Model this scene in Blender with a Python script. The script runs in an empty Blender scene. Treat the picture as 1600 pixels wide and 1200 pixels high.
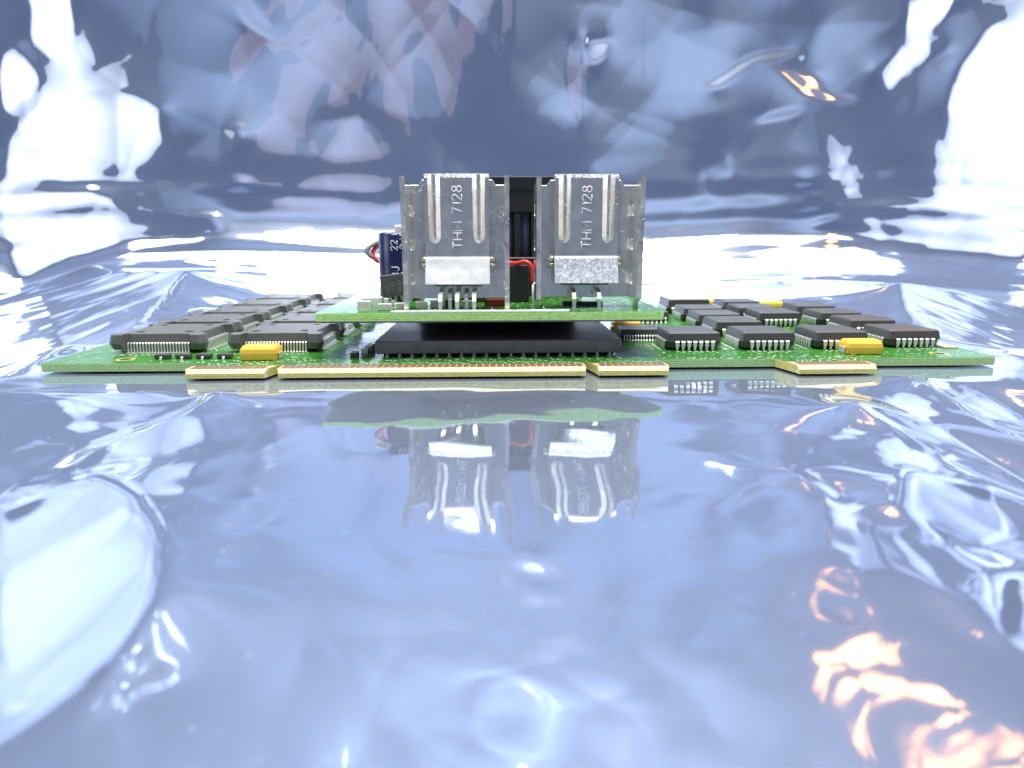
import bpy, bmesh, math, random
import numpy as np
from mathutils import Vector, Matrix

S = 0.001                      # all shapes below are written in millimetres
ZB = 2.05                      # height of the board's top face datum above the sheet
random.seed(4); rng = np.random.default_rng(11)
scene = bpy.context.scene
C = scene.collection

# ------------------------------------------------------------------ camera
F = 1067.0
PITCH = math.atan(234 / F); YAW = math.atan(22 / F); ROLL = math.radians(0.2)
cam = bpy.data.cameras.new('camera'); camo = bpy.data.objects.new('camera', cam); C.objects.link(camo)
cam.sensor_width = 36.0; cam.lens = 36.0 * F / 1600.0
cam.clip_start = 0.002; cam.clip_end = 50
fw = Vector((math.sin(YAW) * math.cos(PITCH), math.cos(YAW) * math.cos(PITCH), -math.sin(PITCH)))
r0 = Vector((math.cos(YAW), -math.sin(YAW), 0)); u0 = r0.cross(fw)
rt = r0 * math.cos(ROLL) - u0 * math.sin(ROLL); up = rt.cross(fw)
M = Matrix((( rt.x, up.x, -fw.x, 0), (rt.y, up.y, -fw.y, -133.3 * S), (rt.z, up.z, -fw.z, (24.5 + ZB) * S), (0, 0, 0, 1)))
camo.matrix_world = M
cam.dof.use_dof = True; cam.dof.focus_distance = 0.142; cam.dof.aperture_fstop = 30
scene.camera = camo

# ------------------------------------------------------------------ light
W = bpy.data.worlds.new('World'); scene.world = W; W.use_nodes = True
bg = W.node_tree.nodes['Background']; bg.inputs[0].default_value = (0.068, 0.100, 0.185, 1); bg.inputs[1].default_value = 1.0
def area(name, loc, target, sx, sy, power, col):
    l = bpy.data.lights.new(name, 'AREA'); l.shape = 'RECTANGLE'; l.size = sx; l.size_y = sy
    l.energy = power; l.color = col
    o = bpy.data.objects.new(name, l); C.objects.link(o); o.location = loc
    o.rotation_euler = (Vector(target) - Vector(loc)).to_track_quat('-Z', 'Y').to_euler()
    return o
def fall_off(o, edge, power=1.6):
    """a softbox glows brightest at its middle"""
    l = o.data; l.use_nodes = True; nt = l.node_tree; em = nt.nodes['Emission']
    g_ = nt.nodes.new('ShaderNodeNewGeometry'); sub = nt.nodes.new('ShaderNodeVectorMath'); sub.operation = 'SUBTRACT'; sub.inputs[1].default_value = (0.5, 0.5, 0)
    ln_ = nt.nodes.new('ShaderNodeVectorMath'); ln_.operation = 'LENGTH'
    mr = nt.nodes.new('ShaderNodeMapRange'); mr.interpolation_type = 'SMOOTHSTEP'; mr.inputs['From Min'].default_value = 0.0; mr.inputs['From Max'].default_value = 0.68
    mr.inputs['To Min'].default_value = power; mr.inputs['To Max'].default_value = edge
    nt.links.new(g_.outputs['Parametric'], sub.inputs[0]); nt.links.new(sub.outputs[0], ln_.inputs[0]); nt.links.new(ln_.outputs['Value'], mr.inputs['Value']); nt.links.new(mr.outputs[0], em.inputs['Strength'])
fall_off(area('softbox_left', (-1.10, -0.30, 0.30), (0, 0.2, 0.05), 0.66, 0.66, 2.5, (1, 0.99, 0.97)), 0.30)
fall_off(area('softbox_right', (1.14, -0.30, 0.30), (0, 0.2, 0.05), 0.66, 0.66, 2.5, (0.97, 0.97, 1.0)), 0.30)
area('softbox_overhead', (0.0, 0.20, 0.95), (0, 0.12, 0), 2.0, 0.5, 20.0, (1, 1, 0.98))
area('front_fill', (0.0, -0.25, 1.5), (0, 0.05, 0), 0.80, 0.40, 28.0, (1, 0.99, 0.96))  # added lamp out of view, brightens the faces towards the camera
fall_off(area('tungsten_lamp', (0.547, -0.089, 0.669), (0.15, 0.2, 0.15), 0.11, 0.09, 0.24, (1.0, 0.32, 0.06)), 0.02, 3.0)
fall_off(area('mauve_reflection_fill', (-0.123, -0.230, 0.303), (-0.06, 0.23, 0.1), 0.17, 0.13, 0.017, (1.0, 0.64, 0.54)), 0.8, 1.1)  # added glow in place of the photographer, for mauve reflections in the film
fall_off(area('grey_reflection_fill', (0.218, -0.306, 0.341), (0.1, 0.23, 0.1), 0.34, 0.34, 0.035, (0.95, 0.97, 0.88)), 0.0)  # added dim panel, puts grey tones into the film's reflections
fall_off(area('floor_fill', (0.0, -0.75, 0.75), (0, 0.1, 0.05), 1.8, 0.60, 1.35, (0.62, 0.78, 1.0)), 0.0)  # added fill lamp behind the camera, makes the film floor paler

vs = scene.view_settings
vs.view_transform = 'Standard'; vs.look = 'None'; vs.exposure = 0.0; vs.gamma = 1.0; vs.use_curve_mapping = False
scene.cycles.use_denoising = True
scene.cycles.max_bounces = 10; scene.cycles.glossy_bounces = 6; scene.cycles.sample_clamp_indirect = 8

# ------------------------------------------------------------------ materials
def mat(name):
    m = bpy.data.materials.new(name); m.use_nodes = True
    nt = m.node_tree; return m, nt, nt.nodes['Principled BSDF']
def nd(nt, t, **kw):
    n = nt.nodes.new(t)
    for k, v in kw.items(): setattr(n, k, v)
    return n
def coords(nt, scale=(1000, 1000, 1000)):
    tc = nd(nt, 'ShaderNodeTexCoord'); mp = nd(nt, 'ShaderNodeMapping'); mp.inputs['Scale'].default_value = scale
    nt.links.new(tc.outputs['Object'], mp.inputs['Vector']); return mp.outputs['Vector']
def noise(nt, vec, scale, detail=3, rough=0.55):
    n = nd(nt, 'ShaderNodeTexNoise'); n.inputs['Scale'].default_value = scale; n.inputs['Detail'].default_value = detail
    n.inputs['Roughness'].default_value = rough; nt.links.new(vec, n.inputs['Vector']); return n.outputs['Fac']
def ramp(nt, fac, stops):
    r = nd(nt, 'ShaderNodeValToRGB'); e = r.color_ramp.elements
    while len(e) < len(stops): e.new(0.5)
    for i, (p, c) in enumerate(stops): e[i].position = p; e[i].color = (*c, 1) if len(c) == 3 else c
    nt.links.new(fac, r.inputs[0]); return r.outputs[0]
def bump(nt, b, h, strength, dist):
    n = nd(nt, 'ShaderNodeBump'); n.inputs['Strength'].default_value = strength; n.inputs['Distance'].default_value = dist
    nt.links.new(h, n.inputs['Height']); nt.links.new(n.outputs[0], b.inputs['Normal'])
def simple(name, col, rough, metal=0.0, spec=0.5, var=0.0, scale=2.0, bmp=0.0, bscale=6.0, bdist=0.00005, coat=0.0):
    m, nt, b = mat(name)
    b.inputs['Base Color'].default_value = (*col, 1); b.inputs['Roughness'].default_value = rough
    b.inputs['Metallic'].default_value = metal; b.inputs['Specular IOR Level'].default_value = spec
    b.inputs['Coat Weight'].default_value = coat; b.inputs['Coat Roughness'].default_value = 0.08
    v = None
    if var or bmp: v = coords(nt)
    if var:
        lo = tuple(c * (1 - var) for c in col); hi = tuple(min(1, c * (1 + var)) for c in col)
        nt.links.new(ramp(nt, noise(nt, v, scale), [(0.3, lo), (0.7, hi)]), b.inputs['Base Color'])
    if bmp: bump(nt, b, noise(nt, v, bscale, 2), bmp, bdist)
    return m
MT = {}
MT['mask'] = simple('green_soldermask', (0.030, 0.17, 0.016), 0.28, 0, 0.5, 0.25, 0.25, 0.15, 1.2, 0.00004, coat=0.1)
MT['trace'] = simple('green_soldermask_on_copper', (0.085, 0.30, 0.045), 0.26, 0, 0.5, 0.15, 0.3, coat=0.1)
MT['tin'] = simple('tinned_lead', (0.78, 0.77, 0.72), 0.36, 0.65, 0.5, 0.12, 1.5)
MT['solder'] = simple('solder_pad', (0.86, 0.86, 0.82), 0.32, 0.3)
MT['silk'] = simple('white_silkscreen', (0.82, 0.83, 0.78), 0.5)
MT['plastic'] = simple('black_moulded_plastic', (0.060, 0.060, 0.058), 0.44, 0, 0.5, 0.12, 1.2, 0.35, 9.0, 0.00003)
MT['plastic_qfp'] = simple('grey_black_moulded_plastic', (0.110, 0.110, 0.105), 0.46, 0, 0.5, 0.10, 1.2, 0.35, 9.0, 0.00003)
MT['plastic_brown'] = simple('brown_black_plastic', (0.072, 0.060, 0.056), 0.42, 0, 0.5, 0.12, 1.2, 0.35, 9.0, 0.00003)
MT['ceramic'] = simple('purple_black_ceramic', (0.125, 0.108, 0.122), 0.42, 0, 0.5, 0.15, 0.4, 0.2, 8.0, 0.00003)
MT['tant'] = simple('yellow_moulded_case', (0.86, 0.52, 0.06), 0.38, 0, 0.5, 0.06, 1.0, 0.15, 6.0, 0.00003)
MT['orange'] = simple('orange_moulded_case', (0.72, 0.36, 0.03), 0.4)
MT['gold'] = simple('gold_contact', (0.26, 0.15, 0.075), 0.42, 0.4, 0.5, 0.18, 0.9)
MT['peach'] = simple('gold_plated_strip', (0.85, 0.60, 0.36), 0.4, 0.3)
MT['laminate'] = simple('bare_laminate', (0.46, 0.35, 0.21), 0.45, 0, 0.5, 0.15, 2.0)
MT['black'] = simple('black_anodised', (0.018, 0.018, 0.020), 0.40, 0.0, 0.5, 0.2, 0.8)
MT['blackbox'] = simple('black_plastic_case', (0.022, 0.022, 0.024), 0.32, 0, 0.5, 0.15, 0.7)
MT['blue'] = simple('blue_capacitor_sleeve', (0.014, 0.018, 0.085), 0.24, 0, 0.5, 0.1, 0.3, coat=0.3)
MT['bluegrey'] = simple('glossy_blue_grey_sleeve', (0.20, 0.22, 0.40), 0.2, 0, 0.5, 0.1, 0.3, coat=0.3)
MT['ink'] = simple('printed_pale_ink', (0.62, 0.64, 0.66), 0.5)
MT['inkdark'] = simple('printed_grey_ink', (0.20, 0.20, 0.19), 0.6)
MT['red'] = simple('red_wire_insulation', (0.62, 0.03, 0.02), 0.35)
MT['greywire'] = simple('grey_wire_insulation', (0.35, 0.34, 0.32), 0.4)
MT['cream'] = simple('cream_plastic', (0.80, 0.78, 0.68), 0.4)
MT['redsmd'] = simple('red_brown_component', (0.42, 0.06, 0.015), 0.35)
MT['whitesmd'] = simple('pale_ceramic_component', (0.74, 0.70, 0.62), 0.4)
MT['hole'] = simple('dark_hole', (0.02, 0.03, 0.01), 0.7)
MT['ring'] = simple('bare_copper_ring', (0.55, 0.55, 0.12), 0.35, 0.3)
MT['stamp'] = simple('raised_bright_stamping', (0.92, 0.90, 0.84), 0.45, 0.25)
MT['label'] = simple('white_painted_glare', (0.85, 0.85, 0.84), 0.55)  # painted glare for one chip top

def edge_mat(name, a, b_, c_):
    m, nt, b = mat(name)
    v = coords(nt, (1000, 1000, 4200))
    f1 = noise(nt, v, 1.5, 4, 0.7)
    tc = nd(nt, 'ShaderNodeTexCoord'); w = nd(nt, 'ShaderNodeTexWave'); w.bands_direction = 'Z'
    w.inputs['Scale'].default_value = 780; w.inputs['Distortion'].default_value = 2.5; w.inputs['Detail'].default_value = 3
    nt.links.new(tc.outputs['Object'], w.inputs['Vector'])
    mx = nd(nt, 'ShaderNodeMath', operation='MULTIPLY_ADD'); mx.inputs[1].default_value = 0.18
    nt.links.new(w.outputs['Fac'], mx.inputs[0]); nt.links.new(f1, mx.inputs[2])
    nt.links.new(ramp(nt, mx.outputs[0], [(0.38, a), (0.55, b_), (0.72, c_)]), b.inputs['Base Color'])
    b.inputs['Roughness'].default_value = 0.55
    b.inputs['Subsurface Weight'].default_value = 0.25; b.inputs['Subsurface Radius'].default_value = (0.5, 1.0, 0.2); b.inputs['Subsurface Scale'].default_value = 0.001
    bump(nt, b, f1, 0.4, 0.0001)
    return m
MT['edge'] = edge_mat('green_laminate_edge', (0.13, 0.25, 0.06), (0.25, 0.40, 0.13), (0.42, 0.56, 0.26))
MT['edge_bright'] = edge_mat('bright_green_laminate_edge', (0.17, 0.40, 0.06), (0.32, 0.58, 0.12), (0.52, 0.74, 0.30))
MT['edge_gold'] = edge_mat('yellow_laminate_edge', (0.33, 0.28, 0.05), (0.46, 0.41, 0.09), (0.60, 0.55, 0.22))
MT['bevel'] = edge_mat('cream_laminate_bevel', (0.40, 0.34, 0.15), (0.52, 0.46, 0.24), (0.68, 0.63, 0.42))

def metal_mat(name, col, rough, speck, metal=1.0):
    m, nt, b = mat(name)
    v = coords(nt)
    b.inputs['Metallic'].default_value = 1.0
    n1 = noise(nt, v, 0.35, 4); n2 = noise(nt, v, 7.0, 2, 0.5)
    nt.links.new(ramp(nt, n1, [(0.3, tuple(c * 0.86 for c in col)), (0.7, col)]), b.inputs['Base Color'])
    rr = nd(nt, 'ShaderNodeMapRange'); rr.inputs['From Min'].default_value = 0.3; rr.inputs['From Max'].default_value = 0.75
    rr.inputs['To Min'].default_value = rough * 0.75; rr.inputs['To Max'].default_value = rough * 1.5
    nt.links.new(n1, rr.inputs['Value']); nt.links.new(rr.outputs[0], b.inputs['Roughness'])
    st = ramp(nt, n2, [(0.64, (0, 0, 0)), (0.72, (1, 1, 1))])
    sc = nd(nt, 'ShaderNodeTexWave'); sc.inputs['Scale'].default_value = 0.35; sc.inputs['Distortion'].default_value = 26; sc.inputs['Detail'].default_value = 2; sc.inputs['Detail Scale'].default_value = 0.7
    nt.links.new(v, sc.inputs['Vector'])
    s2 = ramp(nt, sc.outputs['Fac'], [(0.975, (0, 0, 0)), (0.995, (1, 1, 1))])
    ad = nd(nt, 'ShaderNodeMath', operation='ADD'); nt.links.new(st, ad.inputs[0]); nt.links.new(s2, ad.inputs[1])
    bump(nt, b, ad.outputs[0], speck, 0.00006)
    oi = nd(nt, 'ShaderNodeObjectInfo'); vm = nd(nt, 'ShaderNodeVectorMath', operation='ADD'); sc_ = nd(nt, 'ShaderNodeMath', operation='MULTIPLY'); sc_.inputs[1].default_value = 90
    nt.links.new(oi.outputs['Random'], sc_.inputs[0]); nt.links.new(v, vm.inputs[0]); nt.links.new(sc_.outputs[0], vm.inputs[1]); v = vm.outputs[0]
    n4 = noise(nt, v, 2.6, 1, 0.4); n5 = noise(nt, v, 0.25, 2)      # clinging dust
    pr_ = nd(nt, 'ShaderNodeMath', operation='MULTIPLY'); nt.links.new(n4, pr_.inputs[0]); nt.links.new(n5, pr_.inputs[1])
    du_ = ramp(nt, pr_.outputs[0], [(0.415, (0, 0, 0)), (0.435, (1, 1, 1))])
    old = b.inputs['Base Color'].links[0].from_socket
    mc = nd(nt, 'ShaderNodeMixRGB'); nt.links.new(du_, mc.inputs[0]); nt.links.new(old, mc.inputs[1]); mc.inputs[2].default_value = (0.85, 0.84, 0.80, 1)
    nt.links.new(mc.outputs[0], b.inputs['Base Color'])
    mm = nd(nt, 'ShaderNodeMapRange'); mm.inputs['To Min'].default_value = metal; mm.inputs['To Max'].default_value = 0.0
    nt.links.new(du_, mm.inputs['Value']); nt.links.new(mm.outputs[0], b.inputs['Metallic'])
    return m
MT['steel'] = metal_mat('tinned_steel', (0.95, 0.91, 0.83), 0.15, 0.25, 0.80)
MT['steel_edge'] = metal_mat('sheared_tinned_steel', (0.82, 0.79, 0.68), 0.32, 0.9)

MT['steel_tab'] = metal_mat('rubbed_tinned_steel', (0.90, 0.89, 0.85), 0.42, 0.8, 0.35)
def scratched():
    m, nt, b = mat('scratched_tinned_steel'); v = coords(nt)
    n1 = noise(nt, v, 1.6, 5, 0.75); vo = nd(nt, 'ShaderNodeTexVoronoi', feature='DISTANCE_TO_EDGE'); vo.inputs['Scale'].default_value = 0.55; nt.links.new(v, vo.inputs['Vector'])
    c1 = ramp(nt, n1, [(0.40, (0.34, 0.35, 0.38)), (0.52, (0.58, 0.59, 0.63)), (0.62, (0.92, 0.92, 0.92))])
    c2 = ramp(nt, vo.outputs['Distance'], [(0.0, (1, 1, 1)), (0.03, (0, 0, 0))])
    mx = nd(nt, 'ShaderNodeMixRGB', blend_type='SCREEN'); mx.inputs[0].default_value = 0.4; nt.links.new(c1, mx.inputs[1]); nt.links.new(c2, mx.inputs[2]); nt.links.new(mx.outputs[0], b.inputs['Base Color'])
    b.inputs['Metallic'].default_value = 0.45; b.inputs['Roughness'].default_value = 0.38; bump(nt, b, n1, 0.5, 0.0001); return m
MT['steel_scratched'] = scratched()

def sheet_mat():
    m, nt, b = mat('static_shielding_film')
    tc = nd(nt, 'ShaderNodeTexCoord')
    n = nd(nt, 'ShaderNodeTexNoise'); n.inputs['Scale'].default_value = 9; n.inputs['Detail'].default_value = 4
    nt.links.new(tc.outputs['Object'], n.inputs['Vector'])
    col = ramp(nt, n.outputs['Fac'], [(0.3, (0.56, 0.66, 0.86)), (0.7, (0.62, 0.70, 0.88))])
    nt.links.new(col, b.inputs['Base Color'])
    b.inputs['Metallic'].default_value = 1.0; b.inputs['Roughness'].default_value = 0.04
    n2 = nd(nt, 'ShaderNodeTexNoise'); n2.inputs['Scale'].default_value = 900; n2.inputs['Detail'].default_value = 2
    nt.links.new(tc.outputs['Object'], n2.inputs['Vector'])
    bump(nt, b, n2.outputs['Fac'], 0.05, 0.00004)
    hz = nd(nt, 'ShaderNodeBsdfAnisotropic'); hz.inputs['Roughness'].default_value = 0.42; nt.links.new(col, hz.inputs['Color'])
    m1 = nd(nt, 'ShaderNodeMixShader'); m1.inputs[0].default_value = 0.15
    nt.links.new(b.outputs[0], m1.inputs[1]); nt.links.new(hz.outputs[0], m1.inputs[2])
    d = nd(nt, 'ShaderNodeBsdfDiffuse'); d.inputs['Color'].default_value = (0.42, 0.49, 0.64, 1)
    vo = nd(nt, 'ShaderNodeTexVoronoi'); vo.inputs['Scale'].default_value = 420; nt.links.new(tc.outputs['Object'], vo.inputs['Vector'])
    n3 = nd(nt, 'ShaderNodeTexNoise'); n3.inputs['Scale'].default_value = 60; nt.links.new(tc.outputs['Object'], n3.inputs['Vector'])
    th = nd(nt, 'ShaderNodeMath', operation='MULTIPLY'); th.inputs[1].default_value = 0.085; nt.links.new(n3.outputs['Fac'], th.inputs[0])
    lt = nd(nt, 'ShaderNodeMath', operation='LESS_THAN'); nt.links.new(vo.outputs['Distance'], lt.inputs[0]); nt.links.new(th.outputs[0], lt.inputs[1])
    ma = nd(nt, 'ShaderNodeMath', operation='MULTIPLY_ADD'); ma.inputs[1].default_value = 0.5; ma.inputs[2].default_value = 0.10; nt.links.new(lt.outputs[0], ma.inputs[0])
    mx = nd(nt, 'ShaderNodeMixShader'); nt.links.new(ma.outputs[0], mx.inputs[0])
    nt.links.new(m1.outputs[0], mx.inputs[1]); nt.links.new(d.outputs[0], mx.inputs[2])
    nt.links.new(mx.outputs[0], nt.nodes['Material Output'].inputs['Surface'])
    return m
MT['sheet'] = sheet_mat()

# ------------------------------------------------------------------ mesh helpers
class MB:
    def __init__(s): s.v = []; s.f = []; s.m = []; s.mats = []
    def mi(s, m):
        if m not in s.mats: s.mats.append(m)
        return s.mats.index(m)
    def add(s, vs_, fs, m):
        o = len(s.v); s.v += [tuple(p) for p in vs_]; i = s.mi(m)
        for f in fs: s.f.append(tuple(o + k for k in f)); s.m.append(i)
        return s
    def box(s, x0, x1, y0, y1, z0, z1, m):
        return s.add([(x0, y0, z0), (x1, y0, z0), (x1, y1, z0), (x0, y1, z0), (x0, y0, z1), (x1, y0, z1), (x1, y1, z1), (x0, y1, z1)],
              [(0, 3, 2, 1), (4, 5, 6, 7), (0, 1, 5, 4), (1, 2, 6, 5), (2, 3, 7, 6), (3, 0, 4, 7)], m)
    def loft(s, rings, m, cap0=True, cap1=True):
        n = len(rings[0]); vs_ = [p for r in rings for p in r]; fs = []
        for k in range(len(rings) - 1):
            for i in range(n):
                j = (i + 1) % n; fs.append((k * n + i, k * n + j, (k + 1) * n + j, (k + 1) * n + i))
        if cap0: fs.append(tuple(reversed(range(n))))
        if cap1: fs.append(tuple((len(rings) - 1) * n + i for i in range(n)))
        return s.add(vs_, fs, m)
    def ribbon(s, path, widths, th, m):
        """sheet strip swept along a y/z path, lying across x"""
        rings = []
        for k, (y, z) in enumerate(path):
            a = path[max(0, k - 1)]; b = path[min(len(path) - 1, k + 1)]
            t = Vector((b[0] - a[0], b[1] - a[1])).normalized(); nrm = Vector((-t.y, t.x)) * th / 2; w = widths[k] / 2
            rings.append([(-w, y + nrm.x, z + nrm.y), (w, y + nrm.x, z + nrm.y), (w, y - nrm.x, z - nrm.y), (-w, y - nrm.x, z - nrm.y)])
        return s.loft(rings, m)
    def tube(s, path, r, m, n=8):
        rings = []; P = [Vector(p) for p in path]; prev = None
        for k, p in enumerate(P):
            t = (P[min(len(P) - 1, k + 1)] - P[max(0, k - 1)]).normalized()
            a = prev if prev is not None else (Vector((0, 0, 1)) if abs(t.z) < 0.9 else Vector((1, 0, 0)))
            x = (a - t * a.dot(t)).normalized(); y = t.cross(x); prev = x
            rings.append([tuple(p + x * r * math.cos(2 * math.pi * i / n) + y * r * math.sin(2 * math.pi * i / n)) for i in range(n)])
        return s.loft(rings, m)
    def disc(s, x, y, z, r, m, n=8, ry=None):
        ry = ry or r
        return s.add([(x + r * math.cos(2 * math.pi * i / n), y + ry * math.sin(2 * math.pi * i / n), z) for i in range(n)], [tuple(range(n))], m)
    def quad(s, x0, x1, y0, y1, z, m):
        return s.add([(x0, y0, z), (x1, y0, z), (x1, y1, z), (x0, y1, z)], [(0, 1, 2, 3)], m)
    def mesh(s, name, smooth=False):
        me = bpy.data.meshes.new(name)
        me.from_pydata([(a * S, b * S, c * S) for a, b, c in s.v], [], s.f); me.update()
        for m in s.mats: me.materials.append(MT[m])
        me.polygons.foreach_set('material_index', s.m)
        if smooth:
            me.polygons.foreach_set('use_smooth', [True] * len(me.polygons))
        return me
def fix(me, bevel=0.0, seg=1, angle=30, smooth=False):
    bm = bmesh.new(); bm.from_mesh(me)
    bmesh.ops.recalc_face_normals(bm, faces=bm.faces)
    if bevel:
        es = [e for e in bm.edges if len(e.link_faces) == 2 and e.calc_face_angle(0) > math.radians(angle)]
        bmesh.ops.bevel(bm, geom=es, offset=bevel * S, segments=seg, affect='EDGES', profile=0.5, clamp_overlap=True)
    bm.to_mesh(me); bm.free()
    if smooth: me.shade_smooth() if hasattr(me, 'shade_smooth') else None
    me.update(); return me
def link(name, me, parent=None, loc=(0, 0, 0), rz=0.0, rot=None, kind=None, label=None):
    o = bpy.data.objects.new(name, me); C.objects.link(o); o.parent = parent
    o.location = (loc[0] * S, loc[1] * S, loc[2] * S); o.rotation_euler = rot or (0, 0, rz)
    if kind: o['kind'] = kind
    if label: o['label'] = label
    return o
def thing(name, label, cat, loc):
    o = bpy.data.objects.new(name, None); C.objects.link(o); o.empty_display_size = 0.01
    o.location = tuple(c * S for c in loc); o['label'] = label; o['category'] = cat; return o

# ------------------------------------------------------------------ the shielding-bag sheet (floor, bend and backdrop in one piece)
YF, YB, RB, ZW = -300.0, 182.0, 55.0, 400.0
LA = YB - YF; LB = RB * math.pi / 2 * 0.96
def axis(marks):
    out = []
    for (a, b_, d) in marks: out.append(np.arange(a, b_, d))
    return np.concatenate(out)
uu = axis([(-430, -75, 1.4), (-75, 75, 0.45), (75, 431, 1.4)]); ss = axis([(0, 180, 2.0), (180, 300, 0.45), (300, 500, 1.2), (500, 690, 1.0), (690, LA + LB + ZW, 2.0)])
nu, ns = len(uu), len(ss)
def profile(s):
    a = np.clip((s - LA) / RB, 0, LB / RB)
    y = np.where(s < LA, YF + s, YB + RB * np.sin(a)); z = np.where(s < LA, 0, RB * (1 - np.cos(a)))
    rest = np.clip(s - LA - LB, 0, None)
    return y + rest * np.cos(a), z + rest * np.sin(a), -np.sin(a), np.cos(a)
UU, SS = np.meshgrid(uu, ss)          # rows: along the sheet, columns: across
yb, zb, nyb, nzb = profile(SS)
def sl(Y): return Y - YF               # floor Y -> s
def sw(Z): return LA + LB + (Z - RB)   # wall Z -> s
def waves(n, lmin, lmax, slope, seed):
    """sum of plane waves of random heading: smooth waviness with a given rms slope"""
    g_ = np.random.default_rng(seed); o = np.zeros_like(UU)
    for k in range(n):
        l = math.exp(g_.uniform(math.log(lmin), math.log(lmax))); a = g_.uniform(0, math.pi); p = g_.uniform(0, 6.28)
        q = 2 * math.pi / l; ph = q * (UU * math.cos(a) + SS * math.sin(a)) + p
        o += np.sin(ph + 0.8 * np.sin(0.37 * ph * 0.7 + p)) / q
    return o * slope / math.sqrt(n / 2)
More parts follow.
